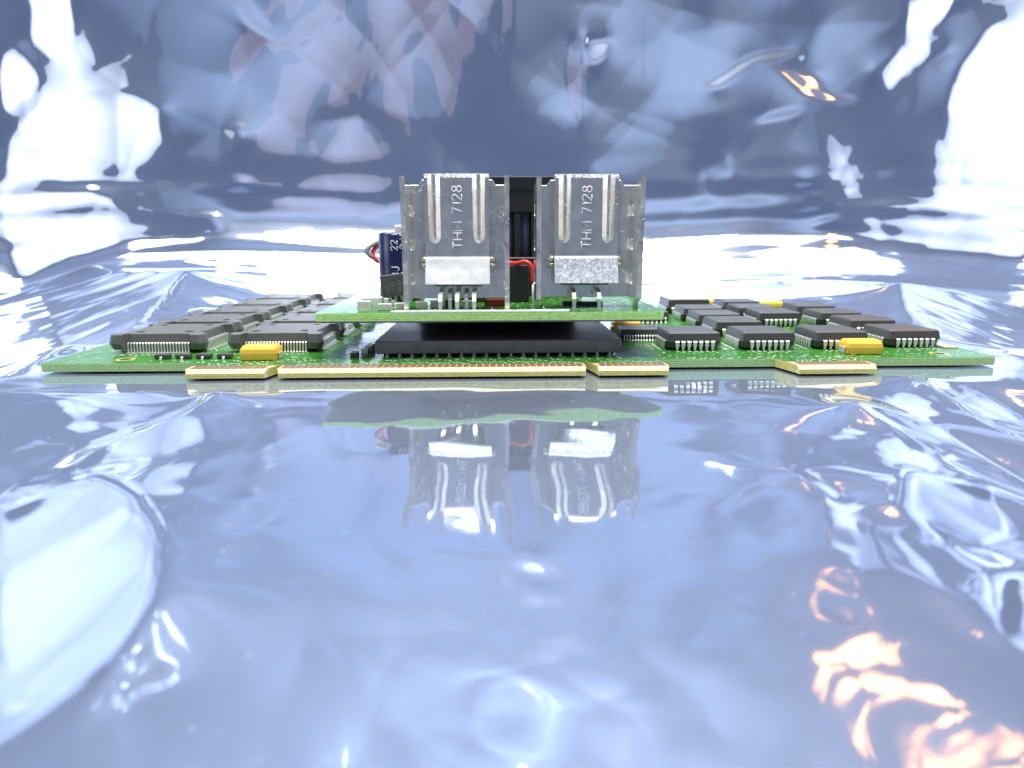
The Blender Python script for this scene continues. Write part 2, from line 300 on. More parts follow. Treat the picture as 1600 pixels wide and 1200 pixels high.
MIRROR_DENTS = [   # film facets shaped to mirror the lamps at the camera: slope across (middle, change per mm across, along), slope along (same), outline in sheet millimetres
    (0.2232, 0.001309, 0.0003371, 0.04929, 0.000269, 0.002272, [(-248, 630), (-238, 627), (-226, 615), (-231, 609), (-251, 604)]),
    (0.257, 0.001371, 0.000399, 0.114, 0.0002674, 0.002257, [(-232, 660), (-209, 660), (-206, 633), (-221, 628), (-236, 636)]),
    (0.3003, 0.001461, 0.0002341, -0.004347, 0.0002475, 0.002176, [(-252, 592), (-232, 600), (-214, 606), (-193, 608), (-189, 610), (-177, 609), (-161, 600), (-166, 592), (-164, 583), (-160, 576), (-136, 590), (-129, 592), (-127, 585), (-146, 576), (-121, 564), (-158, 563), (-177, 568), (-222, 570), (-255, 568)]),
    (0.2751, 0.001443, -0.0008351, 0.3008, -0.0001415, -0.01801, [(-255, 565), (-229, 565), (-200, 561), (-190, 550), (-164, 544), (-139, 541), (-141, 531), (-188, 531), (-219, 527), (-247, 519)]),
    (-0.2205, 0.001255, -0.0003311, 0.05792, -0.0002716, 0.002276, [(277, 644), (251, 640), (236, 625), (233, 616), (226, 598), (282, 601)]),
    (-0.2703, 0.001384, -0.0003762, 0.07966, -0.0002527, 0.002282, [(190, 619), (212, 633), (230, 638), (232, 631), (219, 622), (203, 612)]),
    (-0.2417, 0.001333, -0.000214, -0.03697, -0.0002444, 0.002119, [(283, 595), (243, 589), (210, 577), (180, 572), (156, 567), (187, 564), (203, 573), (237, 578), (264, 576), (286, 571)]),
    (-0.2337, 0.001348, 1.774e-05, 0.04178, -0.0002332, -0.01591, [(287, 561), (266, 563), (238, 560), (204, 562), (177, 559), (150, 557), (194, 554), (245, 556), (287, 553)]),
    (-0.2524, 0.001423, 0.0009636, 0.3258, -0.0001911, -0.01806, [(286, 549), (228, 551), (194, 549), (186, 544), (160, 538), (201, 531), (281, 528)]),
    (-0.2743, 0.001369, -0.0004286, 0.1403, -0.0002662, 0.002258, [(206, 662), (231, 662), (229, 650), (219, 643), (210, 649)]),
    (0.008537, 0.002353, 9.697e-05, -0.0244, 9.487e-05, 0.002185, [(-89, 661), (-17, 661), (-15, 637), (-20, 618), (-25, 594), (-28, 596), (-44, 600), (-57, 601), (-70, 615), (-82, 628), (-92, 637)]),
    (-0.0442, 0.002352, 7.819e-05, -0.1117, -0.0003443, -0.0001199, [(-89, 594), (-74, 598), (-61, 594), (-56, 578), (-53, 565), (-62, 556), (-77, 558), (-86, 571)]),
    (0.3875, 0.002413, 0.0002254, -0.1201, 0.0002652, -0.003419, [(103, 575), (110, 577), (118, 576), (119, 568), (112, 556), (105, 565)]),
    (0.222, 0.002387, 7.229e-05, -0.02989, 4.966e-05, 0.002209, [(35, 637), (46, 638), (45, 609), (41, 592), (39, 609)]),
    (0.1402, 0.00237, 8.214e-05, -0.01195, 7.409e-05, 0.002196, [(0, 661), (10, 661), (9, 618), (8, 581), (5, 609)]),
    (-0.0847, 0.002181, -0.0005121, -0.3552, -0.0006462, 0.002126, [(141, 621), (153, 621), (158, 616), (162, 622), (165, 618), (163, 612), (169, 608), (182, 610), (180, 606), (164, 604), (152, 605), (147, 612)]),
    (-0.236, 0.001981, 2.89e-05, -0.3831, 0.0003051, 0.001343, [(-132, 654), (-124, 655), (-117, 643), (-107, 636), (-110, 633), (-120, 640)]),
    (0.1192, 0.002234, -1.38e-05, -0.4339, -0.0001647, 0.001543, [(47, 636), (60, 634), (58, 625), (53, 621), (48, 626)]),
    (0.2373, 0.001816, -2.35e-05, -0.3823, -0.0003157, 0.001312, [(107, 616), (123, 622), (154, 632), (156, 629), (127, 619), (111, 612)]),
    (0.2389, 0.001651, -2.46e-05, -0.3813, -0.0003063, 0.001244, [(129, 596), (147, 600), (161, 601), (146, 595), (133, 593)]),
    (-0.03888, 0.001999, -0.0005174, 0.1062, -0.000509, -0.01652, [(124, 536), (158, 534), (208, 531), (207, 528), (157, 530), (124, 533)]),
    (0.001679, 0.002145, -0.0001489, -0.01165, -0.0001496, 0.002051, [(60, 661), (102, 661), (109, 637), (107, 609), (94, 593), (87, 619), (73, 631), (62, 640)]),
    (0.1998, 0.002076, -0.0001644, -0.009376, -0.0001781, 0.002034, [(168, 649), (197, 656), (204, 643), (179, 628), (159, 625)]),
    (0.3048, 0.003514, 0.001924, 0.331, 0.0002782, 0.001452, [(-239, 494), (-194, 505), (-127, 454), (-112, 388), (-102, 346), (-122, 359), (-131, 342)]),
    (-0.3094, 0.00351, -0.002951, 0.3268, -0.002632, 0.002569, [(214, 434), (184, 436), (148, 418), (128, 376), (122, 348), (154, 357)]),
    (0.3216, 0.005495, 0.004763, 0.3147, 0.003806, 0.00395, [(-117, 323), (-109, 329), (-104, 336), (-101, 316), (-100, 300)]),
    (0.398, 0.01437, 0.01178, 0.21, 0.008643, 0.01159, [(-55.8, 238.3), (-45.1, 240.0), (-36.6, 232.0), (-29.9, 223.1), (-25.4, 215.2), (-23.7, 209.1), (-24.0, 204.3), (-27.0, 203.4), (-30.3, 202.8)]),
    (0.3563, 0.008269, 0.006716, 0.2749, 0.004105, 0.005277, [(-58.5, 242.1), (-57, 254), (-51, 268), (-48, 280), (-45, 273), (-51, 260), (-51.8, 245.2), (-54.9, 236.9)]),
    (-0.3676, 0.01296, -0.01143, 0.2595, -0.008115, 0.0106, [(46.0, 237.8), (56.2, 239.0), (50.5, 227.8), (41.2, 222.1), (38.2, 227.4)]),
    (-0.3169, 0.01589, -0.01395, 0.1371, -0.01117, 0.01588, [(38.4, 215.4), (45.9, 219.7), (35.8, 206.7), (33.2, 206.8)]),
    (-0.3287, 0.007456, -0.006726, 0.3074, -0.005055, 0.005729, [(75, 291), (90, 284), (83, 266), (75, 273)]),
    (-0.3463, 0.009435, -0.008251, 0.2873, -0.0059, 0.007147, [(52, 264), (65, 261), (66.8, 246.3), (62.3, 240.5), (56.6, 248.0), (53, 255)]),
    (-0.3759, 0.009907, -0.007717, 0.2474, -0.00428, 0.005984, [(32.2, 238.2), (35.7, 232.4), (34.0, 229.9), (31.7, 233.8)]),
    (-0.001291, 0.01509, -0.006219, -0.00119, -0.006247, 0.01079, [(21.3, 200.2), (26.3, 201.2), (24.3, 198.6), (20.8, 195.1), (18.6, 195.2)]),
    (0.05806, 0.01419, -0.006386, -0.04058, -0.006862, 0.01153, [(24.3, 197.4), (29.3, 198.5), (26.5, 195.0), (22.4, 195.1)]),
    (0.05686, 0.01263, -0.006292, 0.05217, -0.006344, 0.008596, [(31.3, 212.2), (34.1, 212.8), (33.4, 209.9), (30.7, 206.9), (29.9, 208.0)]),
    (-0.1618, 0.01352, -0.005223, 0.2274, -0.004036, 0.004978, [(20.9, 225.7), (25.2, 232.7), (26.3, 233.9), (27.2, 233.6), (24.0, 228.6), (22.7, 227.4)]),
    (-0.2918, 0.01148, 0.002355, 0.2366, 0.002826, 0.004488, [(-25.4, 227.7), (-24.0, 230.3), (-23.1, 229.0), (-23.9, 227.0), (-21.9, 221.0), (-21.3, 218.1), (-22.2, 218.7), (-23.2, 222.9)]),
    (-0.3275, 0.01357, 0.002829, 0.1172, 0.004246, 0.007833, [(-22.0, 202.7), (-22.3, 204.2), (-21.3, 204.3), (-20.9, 203.3), (-21.1, 202.0)]),
    (0.04173, 0.01417, -0.0003398, 0.2417, -0.0005614, 0.004654, [(1.4, 218.4), (2.8, 217.7), (4.3, 215.3), (3.9, 214.8), (2.2, 215.6)]),
    (0.04086, 0.01474, -0.0003909, 0.2202, -0.0005595, 0.005295, [(2.0, 213.3), (2.8, 213.4), (3.7, 211.6), (3.1, 210.6), (2.2, 211.2)]),
    (0.3605, 0.0123, -0.0031, 0.1637, -0.003733, 0.006049, [(27.6, 215.7), (28.4, 216.2), (26.6, 212.8), (24.6, 209.8), (24.3, 209.8), (26.3, 212.8)]),
    (0.006582, 0.01627, -5.477e-05, 0.1599, 0.0001149, 0.007164, [(-0.1, 204.6), (0.7, 203.0), (0.9, 200.7), (0.4, 200.2), (0.1, 202.2)]),
]
def inside(pts):
    m = np.zeros(UU.shape, bool); n = len(pts)
    us = [p[0] for p in pts]; s_ = [p[1] for p in pts]
    i0, i1 = np.searchsorted(ss, [min(s_), max(s_)]); j0, j1 = np.searchsorted(uu, [min(us), max(us)])
    X, Y = WU[i0:i1, j0:j1], WS[i0:i1, j0:j1]; r = np.zeros(X.shape, bool)
    for k in range(n):
        x1, y1 = pts[k]; x2, y2 = pts[(k + 1) % n]
        if y1 == y2: continue
        c_ = ((y1 > Y) != (y2 > Y)) & (X < (x2 - x1) * (Y - y1) / (y2 - y1) + x1); r ^= c_
    m[i0:i1, j0:j1] = r; return m
onwall = np.clip((SS - 500) / 60, 0, 1)
WU = UU + (0.25 + 2.6 * onwall) * np.sin(SS / (1.7 + 9 * onwall) + 1.3 * np.sin(UU / (2.1 + 12 * onwall)))
WS = SS + (0.20 + 2.2 * onwall) * np.sin(UU / (1.9 + 10 * onwall) + 1.7 * np.sin(SS / (2.6 + 14 * onwall)))
board_area = np.exp(-np.clip(np.abs(UU - 5) - 97, 0, None) ** 2 / 9 ** 2) * np.exp(-np.clip(np.abs(SS - sl(52)) - 63, 0, None) ** 2 / 6 ** 2)
GU = np.zeros_like(UU); GS = np.zeros_like(UU); WT = np.full(UU.shape, 0.20)
front = np.exp(-np.clip(np.abs(UU - 3) - 42, 0, None) ** 2 / 12 ** 2) * np.exp(-np.clip(np.abs(SS - sl(-40)) - 32, 0, None) ** 2 / 9 ** 2)
WT = np.maximum(WT, 0.6 * front)
for ga, gb, gc, ha, hb, hc, pts in MIRROR_DENTS:
    m = inside(pts); cu0 = sum(p[0] for p in pts) / len(pts); cs0 = sum(p[1] for p in pts) / len(pts); x_, y_ = UU[m] - cu0, SS[m] - cs0
    GU[m] = ga + gb * x_ + gc * y_; GS[m] = ha + hb * x_ + hc * y_; WT[m] = 1.0
WT = np.maximum(WT, board_area); pin = 0.00002 + 0.05 * board_area
# relax the film to those slopes: conjugate gradients on the weighted least-squares height field
du = np.diff(uu)[None, :]; ds = np.diff(ss)[:, None]
cu_ = np.gradient(uu)[None, :]; cs_ = np.gradient(ss)[:, None]
wx = 0.5 * (WT[:, 1:] + WT[:, :-1]) * cs_ / du; wy = 0.5 * (WT[1:] + WT[:-1]) * cu_ / ds
gx = 0.5 * (GU[:, 1:] + GU[:, :-1]) * du; gy = 0.5 * (GS[1:] + GS[:-1]) * ds
def adj(fx, fy):
    r = np.zeros_like(UU); r[:, 1:] += fx; r[:, :-1] -= fx; r[1:] += fy; r[:-1] -= fy; return r
def op(x): return adj(wx * np.diff(x, axis=1), wy * np.diff(x, axis=0)) + pin * cs_ * cu_ * x
diag = pin * cs_ * cu_ * np.ones_like(UU); diag[:, 1:] += wx; diag[:, :-1] += wx; diag[1:] += wy; diag[:-1] += wy
h = np.zeros_like(UU); r_ = adj(wx * gx, wy * gy) - op(h); z_ = r_ / diag; p_ = z_.copy(); rz = float((r_ * z_).sum())
for it in range(260):
    q_ = op(p_); al = rz / float((p_ * q_).sum()); h += al * p_; r_ -= al * q_
    z_ = r_ / diag; rn = float((r_ * z_).sum()); p_ = z_ + (rn / rz) * p_; rz = rn
for it in range(3):                    # soften the facet edges a little
    h[1:-1, 1:-1] = 0.25 * (h[1:-1, :-2] + h[1:-1, 2:] + h[:-2, 1:-1] + h[2:, 1:-1])
calm = (1 - 0.93 * board_area) * (1 - 0.35 * front)
g_ = np.random.default_rng(12)
for k in range(20):                    # hanging folds of the backdrop
    c0 = g_.uniform(-95, 175); wd = g_.uniform(20, 70); l = g_.uniform(35, 110); q = 2 * math.pi / l; p = g_.uniform(0, 6.28); z0 = g_.uniform(40, 190); zh = g_.uniform(30, 80); sk = g_.uniform(-0.5, 0.5)
    h += onwall * 0.06 / q * np.sin(q * (UU + sk * (SS - 600) + 6 * np.sin(SS / 31.0 + p)) + p) * np.exp(-((UU - c0) / wd) ** 2 - ((SS - sw(z0)) / zh) ** 2)
g_ = np.random.default_rng(31); bend = np.exp(-((SS - (LA + 0.5 * LB)) / 46) ** 2)
for k in range(22):                    # long shallow ripples along the bend
    l = math.exp(g_.uniform(math.log(9), math.log(40))); q = 2 * math.pi / l; p = g_.uniform(0, 6.28); l2 = g_.uniform(60, 200)
    h += bend * 0.034 / q * np.sin(q * (SS + 3.0 * np.sin(UU / l2 + p)) + p + UU * g_.uniform(-0.02, 0.02))
wl = onwall
h = h + calm * (wl * np.clip(1 - (SS - sw(165)) / 40 * 0.7, 0.3, 1) * (waves(14, 90, 300, 0.030, 5) + waves(16, 18, 60, 0.009, 6)) + (1 - wl) * (waves(12, 40, 160, 0.012, 7) + waves(14, 5, 22, 0.0045, 8) + 0.9 * front * waves(9, 10, 34, 0.017, 9)))
# flat facets meeting in sharp creases, as film keeps after being folded
g_ = np.random.default_rng(44)
def facets(n, lmin, lmax, slope, mask, eps):
    global h
    for k in range(n):
        l = math.exp(g_.uniform(math.log(lmin), math.log(lmax))); q = math.pi / l; a = g_.uniform(0, math.pi); p = g_.uniform(0, 6.28)
        c0 = g_.uniform(-0.8, 0.8) * l; ph = q * (UU * math.cos(a) + SS * math.sin(a) + 0.22 * l * np.sin((UU * math.sin(a) - SS * math.cos(a)) / (0.55 * l) + p)) + p
        h = h + mask * slope / q * np.sqrt(np.sin(ph) ** 2 + eps)
facets(8, 45, 160, 0.024, onwall, 0.0006)
facets(5, 14, 45, 0.006, (1 - onwall) * calm * (SS < LA), 0.002)
# sharp creases
cr = random.Random(21)
def crease(u, s, ang, ln, amp, w=1.2, fall=9.0):
    global h
    ca, sa = math.cos(ang), math.sin(ang)
    a = (UU - u) * ca + (SS - s) * sa; d = -(UU - u) * sa + (SS - s) * ca
    d = d + 0.08 * a * np.sin(a / 17.0 + u)
    h = h + amp * (np.exp(-np.sqrt(d * d + w * w) / fall)) * np.exp(-(a / ln) ** 2) * calm
for k in range(34):
    crease(cr.uniform(-280, 280), sw(cr.uniform(10, 160)), cr.uniform(-1.4, 1.4), cr.uniform(8, 30), cr.uniform(-0.5, 0.5), cr.uniform(0.5, 1.4), cr.uniform(2.5, 7))
for k in range(26):
    crease(cr.uniform(-75, 75), sl(cr.uniform(-112, -25)), cr.uniform(0, 3.1), cr.uniform(1.5, 7), cr.uniform(-0.05, 0.05), 0.35, cr.uniform(0.8, 2.0))
PATCH = []
def build_sheet():
    V = np.stack([UU, yb + h * nyb, zb + h * nzb], -1).reshape(-1, 3) * S
    i = np.arange(ns * nu).reshape(ns, nu)
    q = np.stack([i[:-1, :-1], i[:-1, 1:], i[1:, 1:], i[1:, :-1]], -1).reshape(-1, 4)
    me = bpy.data.meshes.new('shielding_sheet')
    me.vertices.add(len(V)); me.vertices.foreach_set('co', V.astype(np.float32).ravel())
    me.loops.add(q.size); me.loops.foreach_set('vertex_index', q.ravel().astype(np.int32))
    me.polygons.add(len(q)); me.polygons.foreach_set('loop_start', np.arange(0, q.size, 4, dtype=np.int32))
    me.polygons.foreach_set('use_smooth', np.ones(len(q), dtype=bool))
    me.update(calc_edges=True); me.validate(); me.materials.append(MT['sheet'])
    o = link('shielding_sheet', me); o['kind'] = 'structure'; o['label'] = 'crinkled shiny blue-silver static shielding film under and behind the boards'
build_sheet()

# ------------------------------------------------------------------ main circuit board
BX0, BX1, BY1 = -90.1, 100.7, 112.0
board = thing('circuit_board', 'wide green circuit board lying on the shiny film, gold edge fingers in front', 'circuit board', (0, 0, ZB))
def slab(x0, x1, y0, y1, z0, z1, top, side, r=0.0, bev=0.12):
    b = MB(); 
    if r:
        pts = []
        for cx, cy, a0 in ((x1 - r, y0 + r, -90), (x1 - r, y1 - r, 0), (x0 + r, y1 - r, 90), (x0 + r, y0 + r, 180)):
            for k in range(5): a = math.radians(a0 + k * 22.5); pts.append((cx + r * math.cos(a), cy + r * math.sin(a)))
    else: pts = [(x0, y0), (x1, y0), (x1, y1), (x0, y1)]
    n = len(pts)
    b.add([(x, y, z0) for x, y in pts] + [(x, y, z1) for x, y in pts], [tuple(range(n, 2 * n)), tuple(reversed(range(n)))], top)
    o = len(b.v); b.add([(x, y, z0) for x, y in pts] + [(x, y, z1) for x, y in pts], [(i, (i + 1) % n, n + (i + 1) % n, n + i) for i in range(n)], side)
    return b
link('board_slab', slab(BX0, BX1, 0, BY1, -1.6, 0, 'mask', 'edge', 1.2).mesh('main_slab'), board)

contact_me = MB().box(-0.52, 0.52, -1.55, 1.55, 0, 0.05, 'gold').mesh('contact')
for (x0, x1, cl, cr_) in ((-58.6, -43.3, 0.9, 3.0), (-41.5, 16.7, 1.6, 0.4), (18.9, 32.5, -1.6, 0.4), (57.0, 72.2, -1.8, 0.9)):
    b = MB()
    xa0, xa1 = x0 + max(0, 0), x1
    # top outline is wider or narrower at the root depending on the chamfered flank
    def ring(y, x0_, x1_, zt, zb_): return [(x0_, y, zb_), (x1_, y, zb_), (x1_, y, zt), (x0_, y, zt)]
    root0 = x0 + (-1.6 if cl < 0 else 0); root1 = x1 + (1.6 if cr_ > 1 else 0)
    c = 0.5 if cl > 0 else 0.0
    b.loft([ring(-0.004, root0, root1, 0, -1.6), ring(-3.2, (root0 + x0) / 2, (root1 + x1) / 2, 0, -1.6), ring(-6.4, x0, x1, 0, -1.6)], 'edge_gold', True, False)
    b.loft([ring(-6.4, x0, x1, 0, -1.6), ring(-7.55, x0 + c, x1 - 0.35, -0.62, -1.6)], 'bevel', False, False)
    b.loft([ring(-7.55, x0 + c, x1 - 0.35, -0.62, -1.6), ring(-7.7, x0 + c, x1 - 0.35, -0.68, -1.55)], 'edge_gold', False, True)
    me = b.mesh('edge_tab'); fix(me)
    lam = MT['laminate']; me.materials.append(lam); li = len(me.materials) - 1; me.materials.append(MT['mask'])
    for p in me.polygons:
        if abs(p.normal.z) > 0.9: p.material_index = li + 1 if p.center.y > -0.0030 else li
    tab = link('edge_tab', me, board)
    n = int((x1 - x0 - 0.9) / 1.27); off = ((x1 - x0) - (n - 1) * 1.27) / 2
    for i in range(n):
        link('contact', contact_me, tab, (x0 + off + i * 1.27, -4.80, 0.002))
        link('contact', contact_me, tab, (x0 + off + i * 1.27, -4.80, -1.655))

# ---- traces, pads and print on the board
def rects_clear(x, y, rects):
    return not any(a <= x <= b and c <= y <= d for a, b, c, d in rects)
def trace_field(x0, x1, y0, y1, n, z, seed):
    g = random.Random(seed); b = MB()
    for k in range(n):
        x, y = g.uniform(x0, x1), g.uniform(y0, y1); w = g.choice((0.14, 0.18, 0.22)); d = g.randrange(8)
        run = g.choice((1, 1, 2, 4)); segs = [(g.uniform(2, 11), g.choice((-1, 0, 1))) for _ in range(3)]
        for r in range(run):
            px, py, dd = x + 0.42 * r, y - 0.42 * r, d
            for (ln, turn) in segs:
                dx, dy = math.cos(dd * math.pi / 4), math.sin(dd * math.pi / 4); qx, qy = px + dx * ln, py + dy * ln
                if not (x0 < qx < x1 and y0 < qy < y1): break
                nx, ny = -dy * w / 2, dx * w / 2
                b.add([(px + nx, py + ny, z), (px - nx, py - ny, z), (qx - nx, qy - ny, z), (qx + nx, qy + ny, z)], [(0, 1, 2, 3)], 'trace')
                px, py = qx, qy; dd += turn
    return b
link('copper_traces', trace_field(BX0 + 1, BX1 - 1, 0.6, BY1 - 2, 900, 0.006, 3).mesh('copper_traces'), board, kind='stuff')
def via_field(spots, z, seed):
    g = random.Random(seed); b = MB()
    for x, y, r in spots:
        b.disc(x, y, z, r, 'solder', 8)
    return b
g = random.Random(8); spots = []
for i in range(150):                                     # row of vias behind the edge fingers
    x = -60 + i * 0.9 + g.uniform(-0.15, 0.15)
    if g.random() < 0.75: spots.append((x, g.choice((0.7, 1.2, 2.0, 2.6)) + g.uniform(-0.1, 0.1), g.uniform(0.18, 0.32)))
    if (-57 < x < -44 or -40 < x < 16 or 20 < x < 32 or 58 < x < 71.5): spots += [(x, -g.choice((0.5, 1.2, 2.0, 2.6)), 0.26), (x + 0.4, -g.uniform(0.3, 2.8), 0.2)]
for i in range(700):
    x, y = g.uniform(BX0 + 2, BX1 - 2), g.uniform(0.8, 60); spots.append((x, y, g.uniform(0.14, 0.30)))
for (x, y) in [(42.1, 16.2), (58.1, 16.0), (74.0, 16.3), (90.7, 17.8), (91.6, 36.2)]:
    for k in range(7):
        d = (k - 3) * 1.27
        spots += [(x + d, y - 6.9, 0.36), (x - 6.9, y + d, 0.36), (x + d + g.uniform(-0.4, 0.4), y - 7.9 - g.uniform(0, 1.2), 0.24), (x - 8.2 - g.uniform(0, 0.6), y + d, 0.22)]
for k in range(19):
    spots += [((k - 9) * 2.54 + 0.15, 4.0, 0.35), ((k - 9) * 2.54 + g.uniform(-0.8, 0.8), 3.0, 0.26)]
for cx in (-72.45, -47.5):                               # fan-out rows around the flat packs
    for r in range(5):
        cy = 21.4 + 21 * r
        for k in range(21):
            for sx in (-1, 1):
                spots.append((cx + sx * (11.2 + 0.9 * (k % 2)), cy + (k - 10) * 0.635, 0.2))
            spots.append((cx + (k - 10) * 0.635, cy - 11.3 - 0.8 * (k % 2), 0.2))
link('solder_pads', via_field(spots, 0.012, 1).mesh('solder_pads'), board, kind='stuff')
sb = MB()
def outline(b, x0, x1, y0, y1, z, w=0.16, m='silk'):
    b.quad(x0, x1, y0, y0 + w, z, m).quad(x0, x1, y1 - w, y1, z, m).quad(x0, x0 + w, y0 + w, y1 - w, z, m).quad(x1 - w, x1, y0 + w, y1 - w, z, m)
g = random.Random(15)
for k in range(170):
    x, y = g.uniform(-86, 96), g.uniform(0.6, 40); 
    if g.random() < 0.5: sb.quad(x, x + g.uniform(0.5, 1.3), y, y + 0.2, 0.016, 'silk')
    else: sb.quad(x, x + 0.2, y, y + g.uniform(0.4, 1.0), 0.016, 'silk')
link('silkscreen', sb.mesh('silkscreen'), board, kind='stuff')
# mounting holes with bare rings, top and underside
for (x, y, r) in ((-75.5, 4.6, 1.9), (91.5, 4.6, 1.9)):
    b = MB()
    for z, up_ in ((0.02, 1), (-1.62, -1)):
        n = 24; vs_ = []
        for i in range(n):
            a = 2 * math.pi * i / n; vs_ += [(r * math.cos(a), r * math.sin(a), z), (r * 0.62 * math.cos(a), r * 0.62 * math.sin(a), z)]
        b.add(vs_, [(2 * i, 2 * ((i + 1) % n), 2 * ((i + 1) % n) + 1, 2 * i + 1)[::up_] for i in range(n)], 'ring')
        b.disc(0, 0, z + up_ * 0.002, r * 0.62, 'hole', 20)
    link('mounting_hole', b.mesh('mounting_hole'), board, (x, y, 0))

# ---- bumpered flat-pack chips
def qfp_meshes():
    H = 8.3
    q = [(6.55, -H), (7.35, -10.0), (9.2, -10.15), (10.15, -9.2), (10.0, -7.35), (H, -6.55)]
    out = []
    for k in range(4):
        c, s_ = math.cos(k * math.pi / 2), math.sin(k * math.pi / 2)
        out += [(x * c - y * s_, x * s_ + y * c) for x, y in q]
    rings = []
    for z, sc in ((0.75, 0.955), (2.05, 1.0), (2.20, 1.0), (3.92, 0.965), (4.05, 0.950)):
        rings.append([(x * sc, y * sc, z) for x, y in out])
    b = MB(); b.loft(rings, 'plastic_qfp', True, False)
    me = b.mesh('flat_pack_body')
    bm = bmesh.new(); bm.from_mesh(me)
    top = [e for e in bm.edges if len(e.link_faces) == 1]
    loops = list(top)
    for (cx, cy, r) in ((-5.2, -5.4, 0.95), (5.2, -5.4, 0.95), (-5.2, 5.4, 0.8), (5.2, 5.4, 0.8)):
        vs_ = [bm.verts.new(((cx + r * math.cos(a)) * S, (cy + r * math.sin(a)) * S, 4.05 * S)) for a in [i * math.pi / 10 for i in range(20)]]
        lo = [bm.verts.new((v.co.x, v.co.y, 3.75 * S)) for v in vs_]
        for i in range(20):
            loops.append(bm.edges.new((vs_[i], vs_[(i + 1) % 20])))
            bm.faces.new((vs_[i], vs_[(i + 1) % 20], lo[(i + 1) % 20], lo[i]))
        bm.faces.new(lo)
    bmesh.ops.triangle_fill(bm, edges=loops, use_beauty=True)
    # lower the filled bumper tops a little: keep flat
    bmesh.ops.recalc_face_normals(bm, faces=bm.faces)
    bm.to_mesh(me); bm.free(); me.update()
    lb = MB()
    for k in range(21):
        x = (k - 10) * 0.635; l = MB()
        l.ribbon([(-8.2, 2.12), (-8.75, 2.12), (-8.98, 1.98), (-9.06, 1.7), (-9.10, 0.45), (-9.2, 0.15), (-9.4, 0.06), (-10.05, 0.06)], [0.32] * 8, 0.14, 'tin')
        lb.add([(a + x, y, z) for a, y, z in l.v], l.f, 'tin')
    return me, lb.mesh('flat_pack_lead_row')
qb, ql = qfp_meshes()
for cx in (-72.45, -47.5):
    for r in range(5):
        ch = link('flat_pack_chip', qb, board, (cx, 21.4 + 21.0 * r, 0))
        for k in range(4): link('lead_row', ql, ch, (0, 0, 0), k * math.pi / 2, kind='stuff')
# bare solder pads under their feet come with the pad field

# ---- square chips with J leads
def sqring(h_, z, c): return [(-h_ + c, -h_, z), (h_ - c, -h_, z), (h_, -h_ + c, z), (h_, h_ - c, z), (h_ - c, h_, z), (-h_ + c, h_, z), (-h_, h_ - c, z), (-h_, -h_ + c, z)]
def plcc_body(h_, zt, m='plastic'):
    b = MB()
    b.loft([sqring(h_ - 0.45, 0.45, 0.5), sqring(h_ - 0.12, 1.90, 0.5)], m, True, False)
    b.loft([sqring(h_ - 0.12, 1.90, 0.5), sqring(h_ + 0.05, 1.92, 0.25), sqring(h_ + 0.05, 2.0, 0.25), sqring(h_, 2.02, 0.25), sqring(h_ - 0.28, zt - 0.22, 0.25), sqring(h_ - 0.52, zt, 0.3)], m, False, True)
    me = b.mesh('j_lead_body'); return fix(me)
pl_body = plcc_body(5.75, 3.85); pl_brown = plcc_body(5.75, 3.85, 'plastic_brown')
jl = MB().ribbon([(-5.7, 1.97), (-6.0, 1.97), (-6.15, 1.85), (-6.17, 1.55), (-6.17, 1.0), (-6.15, 0.72), (-6.12, 0.30), (-6.0, 0.10), (-5.8, 0.06)], [0.78, 0.78, 0.78, 0.80, 0.74, 0.46, 0.44, 0.44, 0.42], 0.2, 'tin')
jl_me = jl.mesh('j_lead'); fix(jl_me)
def jrow(n):
    b = MB()
    for k in range(n):
        b.add([(x + (k - (n - 1) / 2) * 1.27, y, z) for x, y, z in jl.v], jl.f, 'tin')
    return b.mesh('j_lead_row')
jr = jrow(7)
PL = [(42.1, 16.2, 0, 0), (58.1, 16.0, 0, 0), (74.0, 16.3, 0, 0), (90.7, 17.8, 1, 0),
      (58.2, 34.8, 0, 0), (58.4, 50.0, 0, 0), (58.5, 65.0, 0, 0),
      (75.6, 53.0, 0, 0), (74.6, 66.5, 0, 0), (76.2, 84.0, 0, 0),
      (91.6, 36.2, 1, 0), (91.7, 52.2, 0, 0), (92.9, 69.5, 0, 0)]
for (x, y, br, rz) in PL:
    ch = link('j_lead_chip', pl_brown if br else pl_body, board, (x, y, 0), rz)
    for side in (0, -1):                                  # front and left rows: each lead by itself
        for k in range(7):
            d = (k - 3) * 1.27
            link('lead', jl_me, ch, (d, 0, 0) if side == 0 else (0, -d, 0), side * math.pi / 2)
    for side in (1, 2):
        link('lead_row', jr, ch, (0, 0, 0), side * math.pi / 2, kind='stuff')

